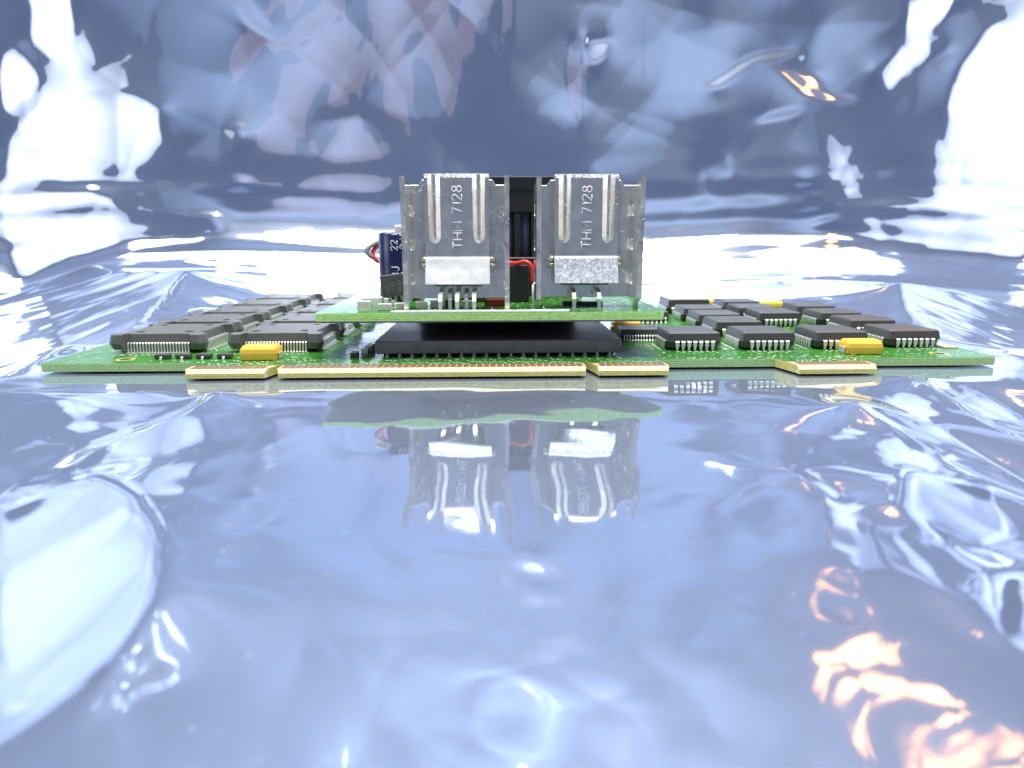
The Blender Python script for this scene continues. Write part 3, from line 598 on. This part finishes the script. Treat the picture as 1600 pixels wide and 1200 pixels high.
# ---- gull-wing small outline chips beside the pin grid chip
def so_chip(x0, x1, y0, y1, zt, pitch, lw, loc_label=None):
    w, d = (x1 - x0) / 2, (y1 - y0) / 2; b = MB()
    def rr(sx, sy, z): return [(-sx, -sy, z), (sx, -sy, z), (sx, sy, z), (-sx, sy, z)]
    b.loft([rr(w - 0.15, d - 0.2, 0.2), rr(w, d, zt * 0.45), rr(w, d, zt * 0.52), rr(w - 0.15, d - 0.25, zt)], 'plastic')
    me = fix(b.mesh('small_outline_body'), 0.08, 1)
    ch = link('small_outline_chip', me, board, ((x0 + x1) / 2, (y0 + y1) / 2, 0))
    n = int((2 * w - 0.6) / pitch); l = MB().ribbon([(-d + 0.1, zt * 0.48), (-d - 0.35, zt * 0.48), (-d - 0.5, zt * 0.4), (-d - 0.6, 0.2), (-d - 0.75, 0.06), (-d - 1.2, 0.06)], [lw] * 6, 0.16, 'tin')
    lm = fix(l.mesh('gull_lead'))
    for k in range(n):
        link('lead', lm, ch, ((k - (n - 1) / 2) * pitch, 0, 0))
    rowb = MB()
    for k in range(n): rowb.add([(-(x_ + (k - (n - 1) / 2) * pitch), -y_, z_) for x_, y_, z_ in l.v], l.f, 'tin')
    link('lead_row', fix(rowb.mesh('gull_lead_row')), ch, kind='stuff')
    return ch
so_chip(29.0, 40.2, 25.2, 32.6, 2.6, 0.66, 0.3)
so_chip(36.0, 48.2, 57.6, 65.0, 3.0, 1.27, 0.5)
so_chip(36.0, 48.0, 74.0, 81.0, 3.0, 1.27, 0.5)
# large chip, the overhead light's reflection painted white on its top
b = plcc_body(6.6, 4.6, 'plastic_brown'); ch = link('large_j_lead_chip', b, board, (59.5, 84.5, 0), label='chip with a glare of light painted white on top')
link('white_top_glare', fix(MB().box(-5.9, 5.9, -5.9, 5.9, 4.6, 4.68, 'label').mesh('white_top_glare')), ch)  # white plate painting the light reflected by the glossy top
j8 = jrow(9)
for k in range(4):
    link('lead_row', j8, ch, (-0.85 if k == 3 else 0, -0.85 if k == 0 else 0, 0), k * math.pi / 2, kind='stuff')

# ---- yellow tantalum capacitors
def tant_mesh(m, L=7.3, Wd=4.3, Hh=2.9):
    b = MB(); l, w = L / 2, Wd / 2
    def rr(sx, sy, z, c=0.0): return [(-sx, -sy, z), (sx - c, -sy, z), (sx, -sy + c, z), (sx, sy, z), (-sx, sy, z)]
    b.loft([rr(l - 0.15, w - 0.12, 0.12, 0.01), rr(l, w, 1.38, 0.01), rr(l, w, 1.46, 0.01), rr(l - 0.14, w - 0.12, 2.25, 0.01), rr(l - 0.5, w - 0.65, Hh, 0.01)], m)
    return fix(b.mesh('tantalum_case'), 0.06, 1)
tm = tant_mesh('tant'); to = tant_mesh('orange')
tl = fix(MB().ribbon([(-3.4, 1.4), (-3.75, 1.4), (-3.82, 1.3), (-3.82, 0.2), (-3.75, 0.07), (-3.0, 0.06)], [2.3] * 6, 0.12, 'tin').mesh('tantalum_terminal'))
def tant(x, y, z=0, rz=0, me=None):
    t = link('tantalum_capacitor', me or tm, board, (x, y, z), rz)
    for a in (math.pi / 2, -math.pi / 2): link('terminal', tl, t, (0, 0, 0), a)
tant(-47.8, 4.0); tant(75.6, 6.0); tant(73.2, 97.0); tant(89.4, 89.5, 0, 0); tant(33.0, 41.0, 0, 0, to)
link('gold_strip', fix(MB().box(-1.4, 1.4, -6, 6, 0.02, 0.25, 'peach').mesh('gold_strip')), board, (98.4, 17.0, 0))

# ---- three-legged small parts in front of the flat packs
sot = MB()
def rr(sx, sy, z): return [(-sx, -sy, z), (sx, -sy, z), (sx, sy, z), (-sx, sy, z)]
sot.loft([rr(1.42, 0.62, 0.1), rr(1.5, 0.7, 0.55), rr(1.42, 0.6, 1.05)], 'plastic')
sot_me = fix(sot.mesh('small_transistor_body'), 0.05, 1)
sl_me = fix(MB().ribbon([(-0.6, 0.55), (-0.85, 0.55), (-0.98, 0.4), (-1.05, 0.12), (-1.35, 0.06)], [0.45] * 5, 0.14, 'tin').mesh('small_transistor_lead'))
for x in (-67.9, -63.7, -59.6, -55.4):
    t = link('small_transistor', sot_me, board, (x, 4.6, 0))
    link('lead', sl_me, t, (0.0, 0, 0)); link('lead', sl_me, t, (0.95, 0, 0), math.pi); link('lead', sl_me, t, (-0.95, 0, 0), math.pi)
# ---- chip resistors between the flat packs and the pin grid chip
def smd(name, parent, x, y, z, L, Wd, Hh, body, rz=0, end='tin'):
    t = link(name, fix(MB().box(-L / 2 + 0.3, L / 2 - 0.3, -Wd / 2, Wd / 2, 0.02, Hh, body).mesh(name), 0.04), parent, (x, y, z), rz)
    e = fix(MB().box(-0.17, 0.17, -Wd / 2 - 0.02, Wd / 2 + 0.02, 0.0, Hh + 0.03, end).mesh('end_cap'), 0.05)
    for s_ in (-1, 1): link('end_cap', e, t, (s_ * (L / 2 - 0.15), 0, 0))
for i, (x, y) in enumerate(((-29.3, 5.0), (-28.0, 9.6), (-27.9, 12.4), (-27.8, 15.2))):
    smd('chip_resistor', board, x, y, 0, 2.0, 1.4, 1.1, 'plastic', math.pi / 2, 'plastic' if i == 0 else 'solder')

# ---- pin grid chip under the module
pg = MB()
def r4(sx, y0, y1, z): return [(-sx, y0, z), (sx, y0, z), (sx, y1, z), (-sx, y1, z)]
pg.loft([r4(25.2, 0, 50.4, 0.75), r4(25.2, 0, 50.4, 3.4)], 'ceramic')
pgo = link('pin_grid_chip', fix(pg.mesh('pin_grid_body'), 0.22, 2), board, (0.15, 4.3, 0))
pin = MB().tube([(0, 0, -2.3), (0, 0, 0.9)], 0.27, 'tin', 8); pin.tube([(0, 0, 0.0), (0, 0, 0.15)], 0.45, 'solder', 8)
pin_me = pin.mesh('chip_pin')
for k in range(19): link('pin', pin_me, pgo, ((k - 9) * 2.54, 1.2, 0))
for j, y in ((1, 3.74), (2, 49.2)):
    for k in range(19): link('pin', pin_me, pgo, ((k - 9) * 2.54, y, 0))
link('socket_base', fix(MB().box(-23.8, 23.8, 2.4, 48.6, 0.03, 0.72, 'blackbox').mesh('socket_base')), pgo)

# ------------------------------------------------------------------ regulator module on top
ZM = 9.4
mod = thing('regulator_module', 'small green raised board carrying two stamped metal heat sinks, blue capacitor and black heat sink', 'circuit board', (0, 0, ZB + ZM))
link('board_slab', slab(-36.2, 33.3, 1.6, 64, -1.6, 0, 'mask', 'edge_bright', 1.3).mesh('module_slab'), mod)
link('copper_traces', trace_field(-33.6, 32.4, 2.4, 60, 260, 0.006, 9).mesh('module_traces'), mod, kind='stuff')
g = random.Random(77)
link('solder_pads', via_field([(g.uniform(-33, 32), g.uniform(2.6, 40), g.uniform(0.15, 0.4)) for _ in range(260)], 0.012, 2).mesh('module_pads'), mod, kind='stuff')
sk = MB()
bar = [(-21.2, 1.75), (13.8, 1.75), (14.4, 2.2), (14.0, 2.9), (-19.4, 2.9)]
sk.loft([[(x, y, 0.01) for x, y in bar], [(x, y, 0.42) for x, y in bar]], 'silk')
link('white_bar', fix(sk.mesh('white_bar'), 0.06), mod)
dk = MB()
for x in [-18.5 + g.uniform(0, 31) for _ in range(22)]: dk.quad(x, x + g.uniform(0.3, 0.9), 1.95, 2.5, 0.424, 'hole')
link('bar_marks', dk.mesh('bar_marks'), mod, kind='stuff')
lines = MB(); outline(lines, 9.6, 25.2, 7.0, 12.8, 0.02, 0.22); outline(lines, -13, -1, 6.2, 11.6, 0.02, 0.22); outline(lines, -29, -22, 8, 19, 0.02, 0.2)
link('silkscreen', lines.mesh('module_silkscreen'), mod, kind='stuff')
link('underside_shade_sheet', fix(MB().box(-35, 32, 1.9, 62, -1.95, -1.61, 'ceramic').mesh('underside_shade_sheet')), mod)  # added dark sheet, stands in for shade on the module's underside
link('board_connector', fix(MB().box(-22, 22, 57, 61.5, -ZM + 0.02, -1.96, 'blackbox').mesh('board_connector'), 0.1), mod)

# stroke lettering
STROKES = {'T': [[(0, 6), (4, 6)], [(2, 6), (2, 0)]], 'H': [[(0, 0), (0, 6)], [(4, 0), (4, 6)], [(0, 3), (4, 3)]],
 'M': [[(0, 0), (0, 6), (2.5, 2), (5, 6), (5, 0)]], '7': [[(0, 6), (3.6, 6), (1.4, 0)]], '1': [[(0.4, 5), (1.4, 6), (1.4, 0)]],
 '2': [[(0, 4.6), (0.5, 5.6), (1.8, 6), (3.1, 5.6), (3.6, 4.6), (3.2, 3.5), (0, 0), (3.7, 0)]],
 '8': [[(1.8, 3.2), (0.6, 3.8), (0.3, 4.7), (0.8, 5.7), (1.8, 6), (2.8, 5.7), (3.3, 4.7), (3.0, 3.8), (1.8, 3.2), (0.5, 2.6), (0, 1.5), (0.5, 0.4), (1.8, 0), (3.1, 0.4), (3.6, 1.5), (3.1, 2.6), (1.8, 3.2)]],
 'V': [[(0, 6), (2, 0), (4, 6)]], 'A': [[(0, 0), (2, 6), (4, 0)], [(0.7, 2), (3.3, 2)]], 'C': [[(4, 5), (3, 6), (1, 6), (0, 4.6), (0, 1.4), (1, 0), (3, 0), (4, 1)]],
 'N': [[(0, 0), (0, 6), (4, 0), (4, 6)]], 'L': [[(0, 6), (0, 0), (3.6, 0)]], '3': [[(0, 5.4), (1, 6), (2.6, 6), (3.4, 4.6), (2.4, 3.2), (1.4, 3.1), (2.4, 3.0), (3.6, 1.6), (2.6, 0), (1, 0), (0, 0.8)]],
 '0': [[(1.8, 0), (0.3, 1.2), (0, 3), (0.3, 4.8), (1.8, 6), (3.3, 4.8), (3.6, 3), (3.3, 1.2), (1.8, 0)]], 'J': [[(3, 6), (3, 1.2), (2, 0), (1, 0), (0, 1.2)]],
 'B': [[(0, 0), (0, 6), (2.4, 6), (3.4, 4.6), (2.4, 3.1), (0, 3.1)], [(2.4, 3.1), (3.6, 1.6), (2.4, 0), (0, 0)]], ' ': []}
def lettering(text, height, r, m, gap=1.5):
    """strokes in the x/z plane, reading upwards along +z (turned a quarter), centred on x"""
    b = MB(); k = height / 6.0; cur = 0.0
    for ch_ in text:
        st = STROKES[ch_]; wd = max([p[0] for s_ in st for p in s_] or [2.2])
        for s_ in st: b.tube([(-(y * k), 0, (cur + x) * k) for x, y in s_], r, m, 6)
        cur += wd + gap
    return b, (cur - gap) * k

# ---- stamped heat sinks with spring clips
def heat_sink(x0, x1, yf, feet_front, tab_mat, text_z0, tabflare, label):
    """channel of sheet steel: back plate, two flanges towards the viewer with slots, folded strap with two ribs"""
    Wd = x1 - x0; xc = (x0 + x1) / 2; yp = 9.2; th = 0.95
    zt = 25.9; zb_ = 1.9
    # back plate with small ears at its top corners (front face at y = yp)
    pr_ = [(-Wd / 2 + 0.9, zb_), (Wd / 2 - 0.9, zb_), (Wd / 2 - 0.9, zt - 0.9), (Wd / 2 - 2.6, zt - 0.9), (Wd / 2 - 3.3, zt + 0.15), (-Wd / 2 + 3.3, zt + 0.15), (-Wd / 2 + 2.6, zt - 0.9), (-Wd / 2 + 0.9, zt - 0.9)]
    b = MB(); b.loft([[(x, yp, z) for x, z in pr_], [(x, yp + th, z) for x, z in pr_]], 'steel')
    hs = link('heat_sink', fix(b.mesh('heat_sink_plate'), 0.08), mod, (xc, yf, 0), label=label)
    # flanges: outline in y/z with three slots by the bend
    for s_ in (-1, 1):
        xo = s_ * Wd / 2; xi = xo - s_ * th
        bm = bmesh.new()
        prof = [(0.35, 0.0), (1.3, 0.0), (1.5, 1.6), (yp - 0.2, 1.9), (yp + th, 1.9), (yp + th, zt - 0.9), (yp - 0.8, zt - 0.9), (1.2, zt - 0.35), (0.0, zt + 0.2), (0.0, 1.8)]
        if not feet_front: prof = [(3.4, 0.0), (4.6, 0.0), (5.0, 1.6), (yp - 0.2, 1.9), (yp + th, 1.9), (yp + th, zt - 0.9), (yp - 0.8, zt - 0.9), (1.2, zt - 0.35), (0.0, zt + 0.2), (0.0, 2.2), (3.0, 1.6)]
        vs_ = [bm.verts.new((xi * S, y * S, z * S)) for y, z in prof]; es = [bm.edges.new((vs_[i], vs_[(i + 1) % len(vs_)])) for i in range(len(vs_))]
        for zc in (5.9, 13.0, 19.9):
            hp = []
            y0_, y1_, h_, c_ = yp - 3.6, yp - 0.35, 1.15, 0.4
            for (a, b2) in ((y0_ + c_, zc - h_), (y1_ - c_, zc - h_), (y1_, zc - h_ + c_), (y1_, zc + h_ - c_), (y1_ - c_, zc + h_), (y0_ + c_, zc + h_), (y0_, zc + h_ - c_), (y0_, zc - h_ + c_)):
                hp.append(bm.verts.new((xi * S, a * S, b2 * S)))
            es += [bm.edges.new((hp[i], hp[(i + 1) % 8])) for i in range(8)]
        bmesh.ops.triangle_fill(bm, edges=es, use_beauty=True)
        ret = bmesh.ops.extrude_face_region(bm, geom=bm.faces[:])
        bmesh.ops.translate(bm, verts=[v for v in ret['geom'] if isinstance(v, bmesh.types.BMVert)], vec=(s_ * th * S, 0, 0))
        bmesh.ops.recalc_face_normals(bm, faces=bm.faces)
        me = bpy.data.meshes.new('heat_sink_flange'); bm.to_mesh(me); bm.free()
        me.materials.append(MT['steel']); me.materials.append(MT['steel_edge'])
        for p in me.polygons:
            if abs(p.normal.x) < 0.5: p.material_index = 1
        link('flange', me, hs)
    # strap folded over the top edge and lying in front of the plate
    ys = yp - 2.6
    sw_ = 13.0; st = MB()
    st.ribbon([(yp + 1.1, zt - 6), (yp + 1.1, zt + 0.4), (yp + 0.9, zt + 0.85), (yp + 0.4, zt + 1.0), (ys + 0.7, zt + 0.95), (ys + 0.25, zt + 0.8), (ys, zt + 0.35), (ys, 14), (ys, 10.75), (ys - 0.1, 10.45)], [sw_] * 10, 0.5, 'steel')
    link('spring_clip', fix(st.mesh('spring_clip')), hs)
    tb = MB(); tb.ribbon([(ys - 0.1, 10.44), (ys - 0.35, 10.1), (ys - 1.2 * tabflare, 8.0), (ys - 2.5 * tabflare, 5.1)], [sw_ + 0.2] * 4, 0.5, tab_mat)
    link('clip_tab', fix(tb.mesh('clip_tab'), 0.06), hs)
    for xr in (-4.55, 4.45):                              # pressed ribs
        rings = []
        for z, w, pz in ((zt + 0.9, 1.25, 0.9), (zt + 0.3, 1.3, 1.0), (zt - 2, 1.3, 1.0), (14.6, 1.22, 1.0), (13.9, 1.0, 0.8), (13.45, 0.6, 0.45), (13.3, 0.2, 0.1)):
            rings.append([(xr + w, ys - 0.1, z), (xr + w * 0.96, ys - 0.27, z), (xr + w * 0.32, ys - 0.25 - pz * 0.70, z), (xr + w * 0.12, ys - 0.25 - pz * 0.82, z), (xr - w * 0.12, ys - 0.25 - pz * 0.82, z), (xr - w * 0.32, ys - 0.25 - pz * 0.70, z), (xr - w * 0.96, ys - 0.27, z), (xr - w, ys - 0.1, z)])
        rb = MB(); rb.loft(rings, 'steel', True, True)
        me = fix(rb.mesh('pressed_rib')); link('pressed_rib', me, hs)
    for s_ in (-1, 1):                                    # folded ears peeping out beside the tab
        e = MB(); e.tube([(s_ * 6.2, ys + 1.2, 10.1), (s_ * 7.0, ys + 0.9, 10.1), (s_ * 7.5, ys + 1.2, 9.7)], 0.55, 'steel_edge', 8); e.tube([(s_ * 6.2, ys + 1.0, 8.9), (s_ * 7.2, ys + 0.9, 8.8), (s_ * 7.6, ys + 1.3, 8.5)], 0.5, 'steel_edge', 8)
        link('clip_ear', e.mesh('clip_ear', True), hs)
    lt, ln = lettering('THM 7128', 1.95, 0.115, 'stamp')
    link('stamped_lettering', lt.mesh('stamped_lettering', True), hs, (1.0, ys - 0.29, text_z0))
    return hs, xc, ys
hsL, xcL, ysL = heat_sink(-18.6, 2.4, 3.0, True, 'steel_tab', 12.3, 0.95, 'tinned heat sink whose clip tab gleams white, beside the blue capacitor')
hsR, xcR, ysR = heat_sink(7.8, 29.1, 4.6, False, 'steel_scratched', 12.3, 1.0, 'scratched tinned heat sink at the module end away from the capacitor')
def power_transistor(xc, yf, leads):
    t = link('power_transistor', fix(MB().box(-5.1, 5.1, 7.2, 9.1, 4.6, 13.5, 'blackbox').mesh('power_transistor_body'), 0.2), mod, (xc, yf, 0))
    for (x, yb_) in leads:
        l = MB(); l.ribbon([(8.2, 4.7), (8.2, 3.9), (yb_ + 0.6, 3.0), (yb_, 2.0), (yb_, -2.2)], [0.95, 0.95, 0.8, 0.75, 0.7], 0.5, 'tin')
        link('lead', fix(l.mesh('transistor_lead')), t, (x, 0, 0))
power_transistor(xcL, 3.0, [(-3.4, 1.2), (-1.7, 5.0), (0, 1.2), (1.7, 5.0), (3.4, 1.2)])
power_transistor(xcR, 4.6, [(-2.6, 3.6), (2.6, 3.6)])

# ---- blue electrolytic capacitor
cp = MB(); R_ = 4.9; n = 40
def cring(r, z): return [(r * math.cos(2 * math.pi * i / n), r * math.sin(2 * math.pi * i / n), z) for i in range(n)]
cp.loft([cring(4.5, 0.4), cring(R_, 0.9), cring(R_, 15.1), cring(R_ - 0.25, 15.5), cring(R_ - 0.7, 15.6)], 'blue', True, True)
capo = link('electrolytic_capacitor', cp.mesh('electrolytic_capacitor', True), mod, (-22.6, 29.0, 0))
for p in capo.data.polygons:
    if len(p.vertices) > 4: p.use_smooth = False
link('capacitor_top', fix(MB().loft([cring(4.0, 15.6), cring(4.0, 15.75)], 'tin').mesh('capacitor_top')), capo)
def on_cyl(mb, r, a0):
    """wrap lettering (x across, z up) on to a cylinder about z, facing -y"""
    mb.v = [((r - y) * math.sin(a0 + x / r), -(r - y) * math.cos(a0 + x / r), z) for x, y, z in mb.v]; return mb
for txt, hgt, a0, z0 in (('22 N', 1.5, 0.02, 11.6), ('BJ', 1.7, 0.06, 5.6), ('AVC', 1.5, 0.06, 1.6), ('2 V', 1.4, 0.42, 12.0), ('10', 1.4, 0.42, 5.2)):
    lt, ln = lettering(txt, hgt, 0.13, 'ink'); link('printed_lettering', on_cyl(lt, R_ + 0.02, a0).mesh('capacitor_lettering', True), capo, (0, 0, z0))
link('cream_block', fix(MB().box(-3.5, 3, -2, 2, 0.05, 17.4, 'cream').mesh('cream_block'), 0.3), mod, (-21.5, 39, 0))

# ---- leaning small transistor with three legs
tr = MB(); 
tr.loft([[(-2.6, -1.5, 0), (2.6, -1.5, 0), (2.6, 0.4, 0), (1.6, 1.9, 0), (-1.6, 1.9, 0), (-2.6, 0.4, 0)], [(-2.6, -1.5, 4.6), (2.6, -1.5, 4.6), (2.6, 0.4, 4.6), (1.6, 1.9, 4.6), (-1.6, 1.9, 4.6), (-2.6, 0.4, 4.6)]], 'plastic')
tro = link('leaning_transistor', fix(tr.mesh('leaning_transistor'), 0.12), mod, (-21.9, 14.5, 2.2), rot=(math.radians(-6), math.radians(-7), 0.1))
for txt, x, z0 in (('A13', -0.9, 0.7), ('V70', 0.35, 0.9), ('2830', 1.6, 0.5)):
    lt, ln = lettering(txt, 0.85, 0.05, 'inkdark', 1.2); link('printed_lettering', lt.mesh('transistor_lettering', True), tro, (x, -1.52, z0))
for x in (-1.3, 0, 1.3):
    l = MB().tube([(x, 0.2, 0.1), (x * 1.1, 0.1, -1.0), (x * 1.5 + 0.3, 0.0, -2.5)], 0.24, 'tin', 6); link('lead', l.mesh('transistor_leg'), tro)

# ---- chip parts on the module
for i, (x, y, L, w, hh, m, rz) in enumerate(((-27.6, 9.0, 2.6, 1.7, 1.7, 'whitesmd', 0.0), (-25.4, 14.0, 2.2, 1.6, 2.0, 'whitesmd', 1.57), (-23.0, 7.4, 2.6, 1.6, 1.3, 'whitesmd', 0.0), (-20.3, 9.8, 2.2, 1.5, 1.2, 'whitesmd', 0.4), (-28.4, 17.5, 2.4, 1.6, 1.6, 'whitesmd', 0.0),
        (-25.0, 20.5, 2.4, 1.6, 1.2, 'whitesmd', 0.0), (-16.0, 11.5, 2.2, 1.5, 1.3, 'whitesmd', 0.0), (-13.2, 13.0, 2.2, 1.5, 1.4, 'whitesmd', 0.0), (-10.2, 13.2, 2.6, 1.6, 1.5, 'plastic', 0.0), (-6.6, 13.8, 2.0, 1.3, 1.2, 'whitesmd', 0.0))):
    smd('chip_capacitor' if m == 'whitesmd' else 'chip_diode', mod, x, y, 0, L, w, hh, m, rz, 'solder')
smd('red_chip_capacitor', mod, -0.4, 14.2, 0, 4.6, 1.8, 1.5, 'redsmd', 0, 'black')
smd('chip_diode', mod, 18.2, 14.6, 0, 9.0, 2.0, 0.9, 'blackbox')

# ---- black finned heat sink behind, the black case below it and the red wire
fb = MB(); fb.box(-17, 23, 0, 26, 20.2, 28.6, 'black')
fin = link('finned_heat_sink', fix(fb.mesh('heat_sink_cap'), 0.3, 2), mod, (0, 36, 0), label='black finned heat sink behind the two clips')
link('ridge_line', fix(MB().box(-17, 23, -0.25, -0.02, 25.6, 25.95, 'black').mesh('ridge_line')), fin)
fm = fix(MB().box(-0.75, 0.75, 0.3, 25.5, 9.6, 20.18, 'black').mesh('fin'), 0.1)
for k in range(10): link('fin', fm, fin, (-15.8 + 4.15 * k, 0, 0))
cm = MB().loft([[(1.35 * math.cos(2 * math.pi * i / 20), 1.35 * math.sin(2 * math.pi * i / 20), z) for i in range(20)] for z in (9.62, 20.16)], 'bluegrey').mesh('blue_column', True)
for k in range(9): link('blue_column', cm, fin, (-13.73 + 4.15 * k, 4.5, 0))
link('heat_sink_base', fix(MB().box(-17, 23, -0.2, 26, 8.2, 9.58, 'black').mesh('heat_sink_base'), 0.2), fin)
link('heat_source', fix(MB().box(-15, 21, 1.2, 25, 0.02, 8.18, 'blackbox').mesh('heat_source'), 0.2), fin)
bx = link('black_case', fix(MB().box(-8.2, 7.2, 0, 9, 0.02, 8.3, 'blackbox').mesh('black_case'), 0.25, 2), mod, (0, 22, 0))
link('case_seam', fix(MB().box(-8.22, 7.22, -0.04, 9.04, 3.2, 3.3, 'black').mesh('case_seam')), bx)
def smooth_path(pts, n=6):
    P = [Vector(p) for p in pts]; out = []
    for i in range(len(P) - 1):
        a, b_, c, d = P[max(0, i - 1)], P[i], P[i + 1], P[min(len(P) - 1, i + 2)]
        for k in range(n):
            t = k / n
            out.append(tuple(0.5 * ((2 * b_) + (c - a) * t + (2 * a - 5 * b_ + 4 * c - d) * t * t + (3 * b_ - a - 3 * c + d) * t ** 3)))
    out.append(tuple(P[-1])); return out
wr = MB(); wr.tube(smooth_path([(-6, 26, 8.5), (1, 25, 9.2), (3.2, 23.5, 8.7), (4.6, 22, 8.75), (6.2, 20.8, 9.1), (7.5, 20.4, 8.2), (7.85, 20.2, 6.2), (7.9, 20.2, 4.6)]), 0.5, 'red', 10)
w = link('red_wire', wr.mesh('red_wire', True), mod)
link('bare_end', MB().tube([(7.9, 20.2, 4.7), (7.9, 20.2, -2.0)], 0.26, 'tin', 8).mesh('bare_end', True), w)
wr = MB(); wr.tube(smooth_path([(-24, 40, 14.5), (-28.6, 38, 13.6), (-31.4, 36, 11.9), (-31.2, 36, 10.4), (-29.2, 37, 9.2)]), 0.6, 'greywire', 10)
w = link('grey_wire', wr.mesh('grey_wire', True), mod)
link('red_strand', MB().tube(smooth_path([(-24, 40.6, 13.4), (-28.4, 38.8, 12.9), (-30.2, 37.2, 11.3), (-29.4, 36.2, 9.0), (-26, 37, 8.4)]), 0.55, 'red', 10).mesh('red_strand', True), w)
